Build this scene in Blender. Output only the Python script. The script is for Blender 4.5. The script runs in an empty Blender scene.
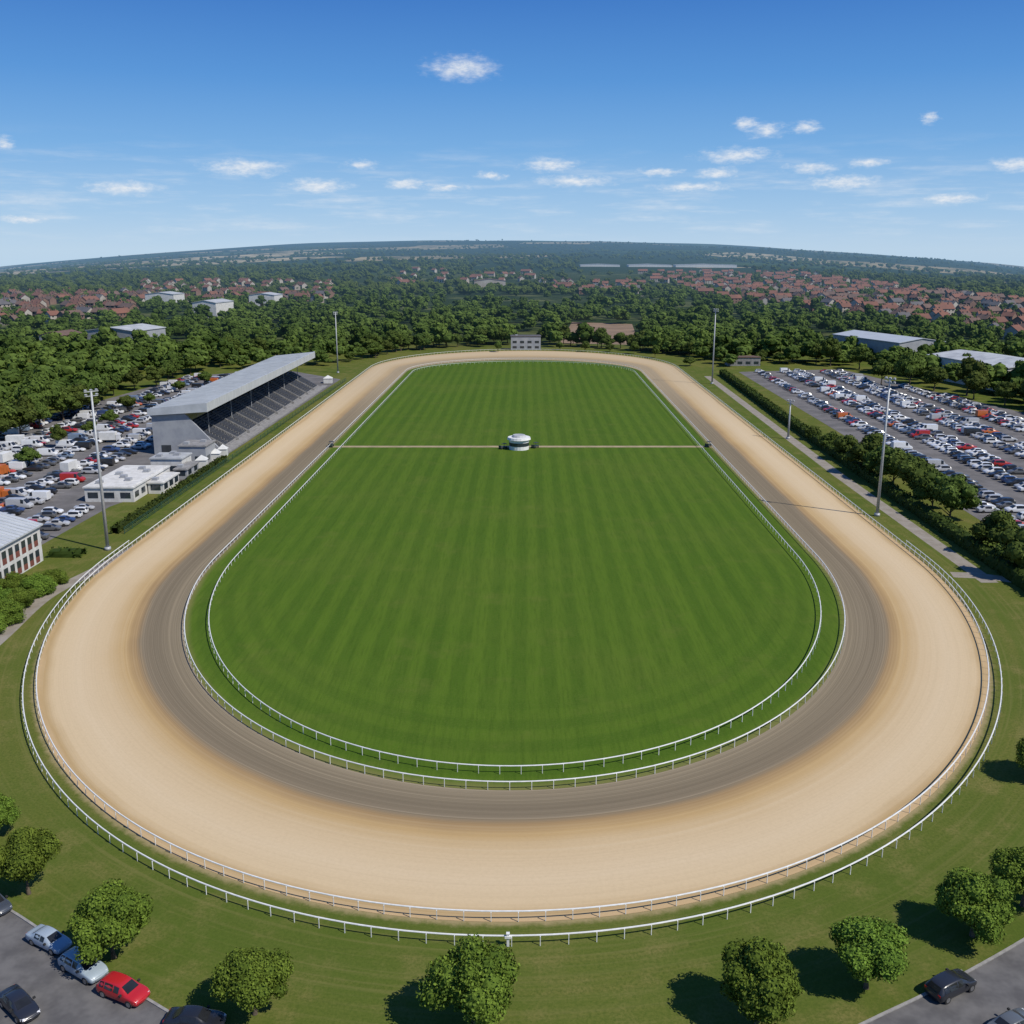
import bpy, bmesh, math, random
import numpy as np
from mathutils import Vector, Matrix
rng=np.random.default_rng(7); random.seed(7)
H=62.0; F=1000.0; P=math.atan(262/1000); cp,sp=math.cos(P),math.sin(P)
scene=bpy.context.scene; COL=scene.collection
def G(u,v):
    x=(u-512)/F; y=(512-v)/F; d=sp-y*cp
    return (x*H/d,(cp+y*sp)*H/d)
def PX(X,Y,Z=0):
    zc=Y*cp+(H-Z)*sp; yc=Y*sp-(H-Z)*cp
    return (512+F*X/zc, 512-F*yc/zc)
# ------------------------------------------------------------- mesh helpers
def mk(name,V,faces,mats,midx=None,smooth=False,uv=None,shade=None):
    V=np.asarray(V,dtype=np.float32)
    if isinstance(faces,np.ndarray): faces=[faces]
    faces=[np.asarray(f,dtype=np.int32) for f in faces if len(f)]
    me=bpy.data.meshes.new(name)
    me.vertices.add(len(V)); me.vertices.foreach_set('co',V.ravel())
    idx=np.concatenate([f.ravel() for f in faces])
    tot=np.concatenate([np.full(len(f),f.shape[1],dtype=np.int32) for f in faces])
    st=np.concatenate([[0],np.cumsum(tot)[:-1]]).astype(np.int32)
    me.loops.add(len(idx)); me.loops.foreach_set('vertex_index',idx)
    me.polygons.add(len(tot)); me.polygons.foreach_set('loop_start',st)
    if midx is not None: me.polygons.foreach_set('material_index',np.asarray(midx,dtype=np.int32))
    me.polygons.foreach_set('use_smooth',np.full(len(tot),smooth,dtype=bool))
    me.update(calc_edges=True)
    if uv is not None:
        l=me.uv_layers.new(name='UVMap'); l.data.foreach_set('uv',np.asarray(uv,dtype=np.float32)[idx].ravel())
    if shade is not None:
        a=me.attributes.new('shade','FLOAT_COLOR','POINT')
        s=np.asarray(shade,dtype=np.float32)
        if s.ndim==1: s=np.stack([s,s,s,np.ones_like(s)],1)
        a.data.foreach_set('color',s.ravel())
    for m in (mats if isinstance(mats,(list,tuple)) else [mats]): me.materials.append(m)
    return me
class Acc:
    def __init__(s): s.V=[];s.Q=[];s.T=[];s.mq=[];s.mt=[];s.n=0
    def quad(s,pts,m=0):
        s.V+= [tuple(p) for p in pts]; s.Q.append([s.n,s.n+1,s.n+2,s.n+3]); s.mq.append(m); s.n+=4
    def tri(s,pts,m=0):
        s.V+= [tuple(p) for p in pts]; s.T.append([s.n,s.n+1,s.n+2]); s.mt.append(m); s.n+=3
    def box(s,x0,x1,y0,y1,z0,z1,m=0):
        s.hexa([(x0,y0,z0),(x1,y0,z0),(x1,y1,z0),(x0,y1,z0),(x0,y0,z1),(x1,y0,z1),(x1,y1,z1),(x0,y1,z1)],m)
    def hexa(s,p,m=0):
        n=s.n; s.V+=p; s.n+=8
        for f in ((0,3,2,1),(4,5,6,7),(0,1,5,4),(1,2,6,5),(2,3,7,6),(3,0,4,7)):
            s.Q.append([n+i for i in f]); s.mq.append(m)
    def tube(s,a,b,r0,r1,k=8,m=0,cap=True):
        a=Vector(a);b=Vector(b);d=(b-a).normalized(); t=d.orthogonal().normalized(); w=d.cross(t)
        n=s.n
        for c,r in((a,r0),(b,r1)):
            for i in range(k):
                an=2*math.pi*i/k; s.V.append(tuple(c+(t*math.cos(an)+w*math.sin(an))*r))
        s.n+=2*k
        for i in range(k):
            j=(i+1)%k; s.Q.append([n+i,n+j,n+k+j,n+k+i]); s.mq.append(m)
        if cap:
            for base,c,rev in((n,a,1),(n+k,b,0)):
                s.V.append(tuple(c)); ci=s.n; s.n+=1
                for i in range(k):
                    j=(i+1)%k; s.T.append([ci,base+j,base+i] if rev else [ci,base+i,base+j]); s.mt.append(m)
    def mesh(s,name,mats,smooth=False):
        fs=[];mi=[]
        if s.Q: fs.append(np.array(s.Q)); mi+=s.mq
        if s.T: fs.append(np.array(s.T)); mi+=s.mt
        return mk(name,np.array(s.V),fs,mats,mi,smooth)
def ob(name,me,loc=(0,0,0),rot=0,parent=None,scale=None,**k):
    o=bpy.data.objects.new(name,me); COL.objects.link(o); o.location=loc; o.rotation_euler=(0,0,rot)
    if scale is not None: o.scale=scale if hasattr(scale,'__len__') else (scale,)*3
    if parent: o.parent=parent
    for a,b in k.items(): o[a]=b
    return o
def empty(name,loc,rot=0,scale=1,**k):
    o=ob(name,None,loc,rot,scale=scale,**k); o.empty_display_size=.5; return o
def boxpart(name,root,x0,x1,y0,y1,z0,z1,mat):
    cx,cy,cz=(x0+x1)/2,(y0+y1)/2,(z0+z1)/2; a=Acc(); a.box(x0-cx,x1-cx,y0-cy,y1-cy,z0-cz,z1-cz); return ob(name,a.mesh(name,mat),(cx,cy,cz),parent=root)
# ------------------------------------------------------------- node helpers
def newmat(name):
    m=bpy.data.materials.new(name); m.use_nodes=True; nt=m.node_tree; nt.nodes.clear(); return m,nt
def nd(nt,t,ins={},**props):
    n=nt.nodes.new(t)
    for a,b in props.items(): setattr(n,a,b)
    for a,b in ins.items():
        s=n.inputs[a]
        if isinstance(b,bpy.types.NodeSocket): nt.links.new(b,s)
        else: s.default_value=b
    return n
def M(nt,op,*a,clamp=False):
    n=nt.nodes.new('ShaderNodeMath'); n.operation=op; n.use_clamp=clamp
    for i,b in enumerate(a):
        if isinstance(b,bpy.types.NodeSocket): nt.links.new(b,n.inputs[i])
        else: n.inputs[i].default_value=b
    return n.outputs[0]
def MR(nt,v,a,b,c=0,d=1,smooth=True):
    n=nd(nt,'ShaderNodeMapRange',{0:v,1:a,2:b,3:c,4:d},interpolation_type='SMOOTHSTEP' if smooth else 'LINEAR'); return n.outputs[0]
def c4(c): return (c[0],c[1],c[2],1.0)
def MIX(nt,f,a,b,bt='MIX'):
    n=nd(nt,'ShaderNodeMix',data_type='RGBA',blend_type=bt)
    for s,v in((n.inputs[0],f),(n.inputs[6],a),(n.inputs[7],b)):
        if isinstance(v,bpy.types.NodeSocket): nt.links.new(v,s)
        else: s.default_value= v if not isinstance(v,tuple) else c4(v)
    return n.outputs[2]
def noise(nt,vec,scale,detail=4,rough=.6,dist=0):
    n=nd(nt,'ShaderNodeTexNoise',{'Scale':scale,'Detail':detail,'Roughness':rough,'Distortion':dist})
    if vec is not None: nt.links.new(vec,n.inputs['Vector'])
    return n.outputs[0]
def mapping(nt,vec,scale):
    return nd(nt,'ShaderNodeVectorMath',{0:vec,1:scale},operation='MULTIPLY').outputs[0]
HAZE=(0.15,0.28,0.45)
def finish(m,nt,col,rough=.85,haze=False,metal=0,bump=None,bstr=.3,bdist=.05,spec=.3):
    ins={'Roughness':rough,'Metallic':metal,'Specular IOR Level':spec}
    b=nd(nt,'ShaderNodeBsdfPrincipled',ins)
    if isinstance(col,bpy.types.NodeSocket): nt.links.new(col,b.inputs['Base Color'])
    else: b.inputs['Base Color'].default_value=c4(col)
    if bump is not None:
        bn=nd(nt,'ShaderNodeBump',{'Height':bump,'Strength':bstr,'Distance':bdist}); nt.links.new(bn.outputs[0],b.inputs['Normal'])
    out=b.outputs[0]
    if haze:  # aerial haze painted into the material: bluish emission grows with distance from origin
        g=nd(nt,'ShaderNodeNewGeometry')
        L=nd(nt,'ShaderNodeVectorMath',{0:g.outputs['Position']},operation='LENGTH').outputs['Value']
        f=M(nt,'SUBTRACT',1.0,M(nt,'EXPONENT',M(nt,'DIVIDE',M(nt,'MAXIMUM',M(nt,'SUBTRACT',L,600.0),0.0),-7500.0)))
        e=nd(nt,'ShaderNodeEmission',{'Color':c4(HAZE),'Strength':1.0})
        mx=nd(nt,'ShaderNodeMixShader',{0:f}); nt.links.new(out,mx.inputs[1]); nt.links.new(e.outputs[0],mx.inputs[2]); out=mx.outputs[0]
    o=nd(nt,'ShaderNodeOutputMaterial'); nt.links.new(out,o.inputs[0]); return m
def pmat(name,c1,c2=None,scale=1.,rough=.8,haze=False,metal=0,spec=.3,stretch=(1,1,1),bstr=.0):
    m,nt=newmat(name)
    if c2 is None: c2=tuple(x*.8 for x in c1)
    g=nd(nt,'ShaderNodeNewGeometry'); v=mapping(nt,g.outputs['Position'],stretch)
    n=noise(nt,v,scale,3,.65)
    col=MIX(nt,MR(nt,n,.3,.7),c1,c2)
    return finish(m,nt,col,rough,haze,metal,spec=spec,bump=n if bstr else None,bstr=bstr)
def foliage(name,dark,light,haze=False):
    m,nt=newmat(name)
    a=nd(nt,'ShaderNodeAttribute',attribute_name='shade')
    oi=nd(nt,'ShaderNodeObjectInfo')
    col=MIX(nt,M(nt,'MULTIPLY',a.outputs['Fac'],.75,clamp=True),dark,light)
    hs=nd(nt,'ShaderNodeHueSaturation',{'Hue':MR(nt,oi.outputs['Random'],0,1,.485,.512,False),'Saturation':1.0,'Value':MR(nt,oi.outputs['Random'],0,1,.8,1.2,False),'Color':col})
    return finish(m,nt,hs.outputs[0],.8,haze,spec=.08)
# ------------------------------------------------------------- ring geometry
N1,N2,N3=120,70,70
AX=.0155; AY=2.1*H
def ring(a,near,far,cF,cN=3.2):
    pts=[]
    a*=H;near*=H;far*=H;cF*=H;cN*=H
    for i in range(N3//2):
        t=math.pi/2*(i/(N3//2)); pts.append((-a*math.sin(t),cF+(far-cF)*math.cos(t)))
    for i in range(N2):
        t=i/N2; pts.append((-a,cF+(cN-cF)*t))
    for i in range(N1):
        t=math.pi*i/N1; pts.append((-a*math.cos(t),cN-(cN-near)*math.sin(t)))
    for i in range(N2):
        t=i/N2; pts.append((a,cN+(cF-cN)*t))
    for i in range(N3//2+1):
        t=math.pi/2*(1-i/(N3//2)); pts.append((a*math.sin(t),cF+(far-cF)*math.cos(t)))
    p=np.array(pts); p[:,0]+=AX*(p[:,1]-AY); return p
RC=ring(1.0,1.715,9.45,8.5); RD=ring(.935,1.775,9.2,8.4); RE=ring(1.12,1.60,9.75,8.7)
RB=ring(1.342,1.328,10.35,8.75); RA=ring(1.362,1.272,10.4,8.8); RO=ring(1.72,.95,10.7,8.9)
def arclen(p): return np.concatenate([[0],np.cumsum(np.linalg.norm(np.diff(p,axis=0),axis=1))])
SL=arclen(RE)
def loft(rings,subs,z,name,mat):
    rows=[];tv=[]
    for k in range(len(rings)-1):
        for j in range(subs[k]):
            t=j/subs[k]; rows.append(rings[k]*(1-t)+rings[k+1]*t); tv.append(k+t)
    rows.append(rings[-1]); tv.append(len(rings)-1)
    n=len(rings[0]); V=[];uv=[]
    for r,t in zip(rows,tv):
        V.append(np.column_stack([r,np.full(n,z)])); uv.append(np.column_stack([SL,np.full(n,t)]))
    V=np.concatenate(V);uv=np.concatenate(uv)
    fs=[]
    for k in range(len(rows)-1):
        i=np.arange(n-1); fs.append(np.column_stack([k*n+i,k*n+i+1,(k+1)*n+i+1,(k+1)*n+i]))
    return mk(name,V,np.concatenate(fs)[:,::-1],mat,uv=uv)
# ------------------------------------------------------------- ground
def grass_color(nt,pos):
    n1=noise(nt,pos,.02,3,.6); n2=noise(nt,pos,.18,4,.7); n3=noise(nt,pos,3.0,3,.8)
    a=MIX(nt,MR(nt,n1,.35,.65),(.078,.110,.017),(.135,.138,.032))
    a=MIX(nt,MR(nt,n2,.44,.70,0,.75),a,(.205,.170,.060))
    a=MIX(nt,MR(nt,n3,.3,.75,0,.85),a,(.054,.080,.013))
    return a,n3
m_ground,nt=newmat('ground_material')
g=nd(nt,'ShaderNodeNewGeometry'); pos=g.outputs['Position']
gc,gb=grass_color(nt,pos)
dist=nd(nt,'ShaderNodeVectorMath',{0:pos},operation='LENGTH').outputs['Value']
vor=nd(nt,'ShaderNodeTexVoronoi',{'Vector':mapping(nt,pos,(1/560,1/620,0)),'Scale':1.0,'Randomness':1.0})
vs=nd(nt,'ShaderNodeSeparateColor',{0:vor.outputs['Color']}).outputs[0]
fieldramp=nd(nt,'ShaderNodeValToRGB',{0:vs}); cr=fieldramp.color_ramp; cr.interpolation='CONSTANT'
cr.elements[0].position=0; cr.elements[0].color=(.018,.035,.012,1); cr.elements[1].position=.42; cr.elements[1].color=(.045,.075,.02,1)
for p_,c_ in((.56,(.36,.28,.15,1)),(.68,(.022,.04,.014,1)),(.84,(.08,.105,.032,1)),(.91,(.46,.37,.22,1))):
    e=cr.elements.new(p_); e.color=c_
fcol=MIX(nt,MR(nt,noise(nt,pos,.01,4,.7),.42,.64),fieldramp.outputs[0],(.022,.036,.013))
col=MIX(nt,MR(nt,dist,1700,2600),gc,fcol)
col=MIX(nt,M(nt,'MULTIPLY',MR(nt,dist,640,760),MR(nt,dist,2700,1900)),col,MIX(nt,MR(nt,noise(nt,pos,.012,4,.6),.5,.68),(.022,.036,.010),(.10,.11,.04)))
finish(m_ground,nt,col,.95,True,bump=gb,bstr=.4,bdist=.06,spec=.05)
def smooth(x): x=np.clip(x,0,1); return x*x*(3-2*x)
def hz(az):
    az=np.clip(az,-.75,.75)
    u=512+F*np.tan(az)/cp; v=240+28*np.clip((u-515)/512,-1.6,1.6)**2
    x=(u-512)/F;y=(512-v)/F
    z=y*cp-sp; h=np.sqrt(x*x+(cp+y*sp)**2)
    return z/h
RF=9000.
def terr(X,Y):
    r=np.hypot(X,Y); az=np.arctan2(X,np.maximum(Y,1e-3)); az=np.where(Y<=0,np.sign(X)*.75,az)
    tgt=H+RF*hz(az); s=np.clip((r-1500)/(RF-1500),0,1)**1.2
    und=smooth((r-1800)/1500)*(np.sin(X*.0021+1.3)*np.cos(Y*.0017)*6+np.sin(X*.0007+Y*.0011)*7+np.sin(X*.0052-Y*.003)*3)
    return s*tgt+und*(r/6000).clip(0,1)
rad=np.concatenate([[60,150,300,600,1000,1500],np.geomspace(1600,RF,70),[9600,12000]])
A=360; az=np.linspace(-math.pi,math.pi,A,endpoint=False)
RR,AA=np.meshgrid(rad,az,indexing='ij'); X=RR*np.sin(AA);Y=RR*np.cos(AA);Z=terr(X,Y)
Z[-1]-=500
V=np.concatenate([[[0,0,0]],np.column_stack([X.ravel(),Y.ravel(),Z.ravel()])])
q=[];i=np.arange(A)
for k in range(len(rad)-1): q.append(np.column_stack([1+k*A+i,1+k*A+(i+1)%A,1+(k+1)*A+(i+1)%A,1+(k+1)*A+i])[:,::-1])
t=np.column_stack([np.zeros(A,int),1+(i+1)%A,1+i])
ob('ground',mk('ground',V,[np.concatenate(q),t],m_ground,smooth=True),kind='structure')
# verge
m_v,nt=newmat('verge_material'); g=nd(nt,'ShaderNodeNewGeometry'); gc,gb=grass_color(nt,g.outputs['Position'])
uv=nd(nt,'ShaderNodeTexCoord').outputs['UV']; su=nd(nt,'ShaderNodeSeparateXYZ',{0:uv})
st=noise(nt,mapping(nt,uv,(.006,7,1)),1.0,2,.6); st2=noise(nt,mapping(nt,uv,(.03,36,1)),1.0,3,.6)
fade=MR(nt,su.outputs[1],.35,.95,1,0)
col=MIX(nt,M(nt,'MULTIPLY',MR(nt,st,.4,.62),M(nt,'MULTIPLY',fade,.45)),gc,(.072,.108,.016))
col=MIX(nt,M(nt,'MULTIPLY',MR(nt,st2,.48,.72),M(nt,'MULTIPLY',fade,.32)),col,(.19,.165,.06))
edge=MR(nt,M(nt,'ADD',su.outputs[1],M(nt,'MULTIPLY',noise(nt,g.outputs['Position'],.8,3,.7),.06)),.03,.075,1,0)
col=MIX(nt,M(nt,'MULTIPLY',edge,.75),col,(.34,.26,.14))
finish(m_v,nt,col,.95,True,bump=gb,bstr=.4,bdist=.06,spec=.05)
ob('verge_ground',loft([RB,RO],[10],.012,'verge',m_v),kind='structure')
# sand
m_s,nt=newmat('sand_material'); g=nd(nt,'ShaderNodeNewGeometry'); pos=g.outputs['Position']
uv=nd(nt,'ShaderNodeTexCoord').outputs['UV']; su=nd(nt,'ShaderNodeSeparateXYZ',{0:uv}); t_=su.outputs[1]
big=noise(nt,pos,.03,3,.6); s1=noise(nt,mapping(nt,uv,(.003,10,1)),1.0,3,.65); s2=noise(nt,mapping(nt,uv,(.008,60,1)),1.0,3,.7); fine=noise(nt,pos,2.2,4,.8)
tt=M(nt,'ADD',t_,M(nt,'ADD',M(nt,'MULTIPLY',M(nt,'SUBTRACT',s1,.5),.18),M(nt,'MULTIPLY',M(nt,'SUBTRACT',big,.5),.22)))
ramp=nd(nt,'ShaderNodeValToRGB',{0:M(nt,'DIVIDE',tt,2.0)}); cr=ramp.color_ramp
cr.elements[0].position=.0; cr.elements[0].color=(.26,.215,.15,1); cr.elements[1].position=1; cr.elements[1].color=(.48,.34,.185,1)
for p_,c_ in((.05,(.205,.168,.112)),(.3,(.168,.136,.092)),(.44,(.195,.156,.105)),(.50,(.31,.205,.10)),(.565,(.44,.30,.14)),(.67,(.53,.40,.24)),(.8,(.57,.445,.285)),(.92,(.55,.42,.255)),(.975,(.40,.275,.13))):
    e=cr.elements.new(p_); e.color=c4(c_)
col=ramp.outputs[0]
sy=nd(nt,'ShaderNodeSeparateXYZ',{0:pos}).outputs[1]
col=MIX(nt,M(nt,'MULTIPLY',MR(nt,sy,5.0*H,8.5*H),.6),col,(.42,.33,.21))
dk=MR(nt,tt,.9,1.15,.42,.13)
col=MIX(nt,M(nt,'MULTIPLY',MR(nt,s2,.40,.66),dk),col,MIX(nt,.5,col,(.08,.066,.045)))
col=MIX(nt,M(nt,'MULTIPLY',MR(nt,s2,.52,.36),M(nt,'MULTIPLY',dk,.5)),col,(.40,.33,.23))
col=MIX(nt,M(nt,'MULTIPLY',MR(nt,s1,.5,.75),.22),col,(.58,.47,.31))
col=MIX(nt,MR(nt,fine,.35,.8,0,.16),col,(.26,.19,.11))
finish(m_s,nt,col,.95,False,bump=s2,bstr=.2,bdist=.05,spec=.05)
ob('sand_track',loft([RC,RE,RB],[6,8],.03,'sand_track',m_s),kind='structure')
# infield
m_i,nt=newmat('infield_material'); g=nd(nt,'ShaderNodeNewGeometry'); pos=g.outputs['Position']
uv=nd(nt,'ShaderNodeTexCoord').outputs['UV']; su=nd(nt,'ShaderNodeSeparateXYZ',{0:uv}); t_=su.outputs[1]
sx=nd(nt,'ShaderNodeSeparateXYZ',{0:pos}); xx=M(nt,'SUBTRACT',sx.outputs[0],M(nt,'MULTIPLY',sx.outputs[1],AX))
wob=M(nt,'MULTIPLY',M(nt,'SUBTRACT',noise(nt,mapping(nt,pos,(1,.06,1)),.2,3),.5),1.4)
str1=MR(nt,M(nt,'SINE',M(nt,'MULTIPLY',M(nt,'ADD',xx,wob),2*math.pi/4.5)),-.6,.6)
strb=noise(nt,mapping(nt,pos,(.22,.004,1)),1.0,3)
str2=MR(nt,M(nt,'SINE',M(nt,'MULTIPLY',t_,2*math.pi/.062)),-.6,.6)
ringm=M(nt,'MULTIPLY',MR(nt,t_,.14,.30,.8,0),MR(nt,sx.outputs[1],2.9*H,4.2*H,1,0))
sm=nd(nt,'ShaderNodeMix',{0:ringm,2:str1,3:str2},data_type='FLOAT').outputs[0]
p1=noise(nt,pos,.02,4,.65); p2=noise(nt,mapping(nt,pos,(1,.07,1)),1.8,3,.75); p3=noise(nt,pos,2.5,3,.8); p4=noise(nt,pos,.09,4,.7)
dg=MIX(nt,MR(nt,M(nt,'ADD',M(nt,'MULTIPLY',sm,.55),M(nt,'MULTIPLY',strb,1.0)),.2,1.25,0,1,False),(.045,.094,.009),(.078,.136,.013))
col=MIX(nt,MR(nt,p1,.4,.7,0,.4),dg,(.095,.132,.020))
col=MIX(nt,MR(nt,p4,.52,.75,0,.35),col,(.125,.140,.030))
col=MIX(nt,MR(nt,p2,.4,.75,0,.5),col,(.036,.074,.007))
col=MIX(nt,MR(nt,p3,.4,.8,0,.4),col,(.105,.14,.025))
edge=MR(nt,M(nt,'ADD',t_,M(nt,'MULTIPLY',M(nt,'SUBTRACT',p1,.5),.04)),.0,.022,1,0)
col=MIX(nt,M(nt,'MULTIPLY',edge,.7),col,(.18,.165,.06))
finish(m_i,nt,col,.9,False,bump=p3,bstr=.4,bdist=.06,spec=.05)
ctr=np.column_stack([np.zeros(len(RC)),np.clip(RC[:,1],3.3*H,8.3*H)]); ctr[:,0]=AX*(ctr[:,1]-AY)
ob('infield_grass',loft([RC,ctr],[30],.045,'infield',m_i),kind='structure')
def sheet(name,pts,z,mat):
    bm=bmesh.new(); vs=[bm.verts.new((x,y,z)) for x,y in pts]; f=bm.faces.new(vs); bm.normal_update()
    if f.normal.z<0: f.normal_flip()
    bmesh.ops.triangulate(bm,faces=bm.faces[:]); me=bpy.data.meshes.new(name); bm.to_mesh(me); me.materials.append(mat)
    return ob(name,me,kind='structure')
def ribbon(name,pts,w,z,mat,h=0):
    p=np.array(pts,float); d=np.gradient(p,axis=0); d/=np.linalg.norm(d,axis=1)[:,None]; nrm=np.column_stack([-d[:,1],d[:,0]])
    L=p+nrm*w/2;R=p-nrm*w/2; a=Acc()
    for i in range(len(p)-1):
        if h: a.hexa([(*R[i],0),(*R[i+1],0),(*L[i+1],0),(*L[i],0),(*R[i],h),(*R[i+1],h),(*L[i+1],h),(*L[i],h)])
        else: a.quad([(*R[i],z),(*R[i+1],z),(*L[i+1],z),(*L[i],z)])
    return ob(name,a.mesh(name,mat),kind='structure')
def curve_pts(pts,n=8):
    out=[];p=[np.array(q,float) for q in pts]; p=[2*p[0]-p[1]]+p+[2*p[-1]-p[-2]]
    for i in range(1,len(p)-2):
        for k in range(n):
            t=k/n; out.append(.5*((2*p[i])+(-p[i-1]+p[i+1])*t+(2*p[i-1]-5*p[i]+4*p[i+1]-p[i+2])*t*t+(-p[i-1]+3*p[i]-3*p[i+1]+p[i+2])*t**3))
    out.append(p[-2]); return np.array(out)
m_asph=pmat('asphalt',(.145,.14,.137),(.09,.087,.088),.35,.9,bstr=.1,spec=.1); m_lot=pmat('lot_asphalt',(.17,.16,.155),(.11,.105,.102),.12,.9,spec=.1)
m_path=pmat('path_material',(.28,.25,.21),(.22,.19,.15),.4,.9); m_kerb=pmat('kerb_stone',(.30,.29,.27),(.22,.21,.20),1.5,.85)
m_dirt=pmat('dirt_material',(.36,.28,.17),(.26,.21,.12),.3,.95); m_dirtf=pmat('bare_earth',(.24,.165,.11),(.17,.12,.08),.05,.95); m_line=pmat('line_paint',(.5,.5,.48),(.35,.35,.33),2.,.7)
m_white=pmat('white_paint',(.74,.74,.72),(.62,.62,.60),1.5,.5)
yw=5.17*H
ribbon('infield_path',[(-1.0*H+AX*(yw-AY),yw),(0,yw),(1.0*H+AX*(yw-AY),yw)],2.8,.058,m_dirt)
SC=lambda l:[(x*H,y*H) for x,y in l]
sheet('car_park_ground',SC([(1.76,2.9),(1.84,5),(1.92,8.5),(2.85,8.7),(3.3,6),(3.3,2.9)]),.016,m_lot)
sheet('car_park_ground',SC([(-1.66,3.15),(-1.62,3.9),(-1.46,4.4),(-1.43,5.2),(-1.37,8.0),(-2.0,8.7),(-2.65,8.2),(-3.0,5.4),(-3.0,3.15)]),.016,m_lot)
sheet('dirt_ground',[G(*p) for p in((560,343),(640,345),(632,324),(572,322))],.016,m_dirtf)
rl=curve_pts([G(-90,862),G(0,905),G(62,945),G(140,995),G(200,1032),G(250,1070)]); rlo=[G(100,1150),G(-250,1150),G(-250,900)]
sheet('road',[tuple(p) for p in rl]+rlo,.02,m_asph); ribbon('road_kerb',rl,.25,0,m_kerb,h=.12)
rr=curve_pts([G(820,1045),G(880,1016),G(940,987),G(1024,940),G(1110,885)]); sheet('road',[tuple(p) for p in rr]+[G(1250,930),G(1150,1100),G(880,1120)],.02,m_asph); ribbon('road_kerb',rr,.25,0,m_kerb,h=.12)
ribbon('footpath',curve_pts([G(-60,690),G(0,637),G(45,597),G(100,568),G(140,545)]),3.2,.022,m_path)
ribbon('footpath',curve_pts(SC([(2.2,2.70),(1.75,2.86),(1.52,3.0),(1.40,3.03)])),3.5,.024,m_path)
ribbon('footpath',SC([(1.485,2.95),(1.50,4.5),(1.54,6),(1.60,8.2)]),3.4,.020,m_path)
# ------------------------------------------------------------- rails
post=Acc(); post.box(-.035,.035,-.035,.035,0,1.0); post.hexa([(-.03,-.035,.92),(.03,-.035,.92),(.03,.035,.92),(-.03,.035,.92),(-.03,.1,1.06),(.03,.1,1.06),(.03,.2,1.06),(-.03,.2,1.06)])
pm=post.mesh('post',m_white)
pV=np.array(post.V); pQ=np.array(post.Q)
def resample(p,step):
    L=arclen(p); n=int(L[-1]/step); s=np.linspace(0,L[-1],n); return np.column_stack([np.interp(s,L,p[:,0]),np.interp(s,L,p[:,1])])
def rail(ringp,label,zb,step=2.6):
    p=resample(ringp,step); root=empty('rail_fence',(p[len(p)//2][0],p[len(p)//2][1],0),label=label,category='rail fence',group='white running rails of the racetrack')
    o=np.array([root.location.x,root.location.y])
    q=resample(ringp,1.5); d=np.gradient(q,axis=0); d/=np.linalg.norm(d,axis=1)[:,None]; nr=np.column_stack([-d[:,1],d[:,0]]); q=q-o
    prof=[(-.08,1.05),(-.05,1.12),(.05,1.12),(.08,1.05),(.06,1.0),(-.06,1.0)]; k=len(prof); V=[]
    for a,b in prof: V.append(np.column_stack([q+nr*(a+.14),np.full(len(q),b+zb)]))
    n=len(q); V=np.concatenate(V); i=np.arange(n-1); f=[]
    for j in range(k):
        jj=(j+1)%k; f.append(np.column_stack([j*n+i,j*n+i+1,jj*n+i+1,jj*n+i]))
    ob('rail',mk('rail',V,np.concatenate(f)[:,::-1],m_white),parent=root)
    dp=np.gradient(p,axis=0); an=np.arctan2(dp[:,1],dp[:,0]); order=np.argsort(np.hypot(p[:,0],p[:,1]))
    for i in order[:98]: ob('post',pm,(p[i][0]-o[0],p[i][1]-o[1],zb),an[i],parent=root)
    VV=[];FF=[];c=0
    for i in order[98:]:
        ca,sa=math.cos(an[i]),math.sin(an[i]); v=pV.copy(); v[:,0]=pV[:,0]*ca-pV[:,1]*sa+p[i][0]-o[0]; v[:,1]=pV[:,0]*sa+pV[:,1]*ca+p[i][1]-o[1]; v[:,2]+=zb
        VV.append(v);FF.append(pQ+c);c+=len(v)
    if VV: ob('post',mk('post_row',np.concatenate(VV),np.concatenate(FF),m_white),parent=root,kind='stuff')
i0=N3//2+N2
rail(RA[i0-2:i0+N1+3],'outermost white plastic running rail around the near bend on grass',0)
rail(RB,'white running rail along the outer edge of the sand track',.03)
rail(RC,'white running rail along the inner edge of the sand track',.04)
rail(RD,'white running rail standing on the striped infield grass',.045)
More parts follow.
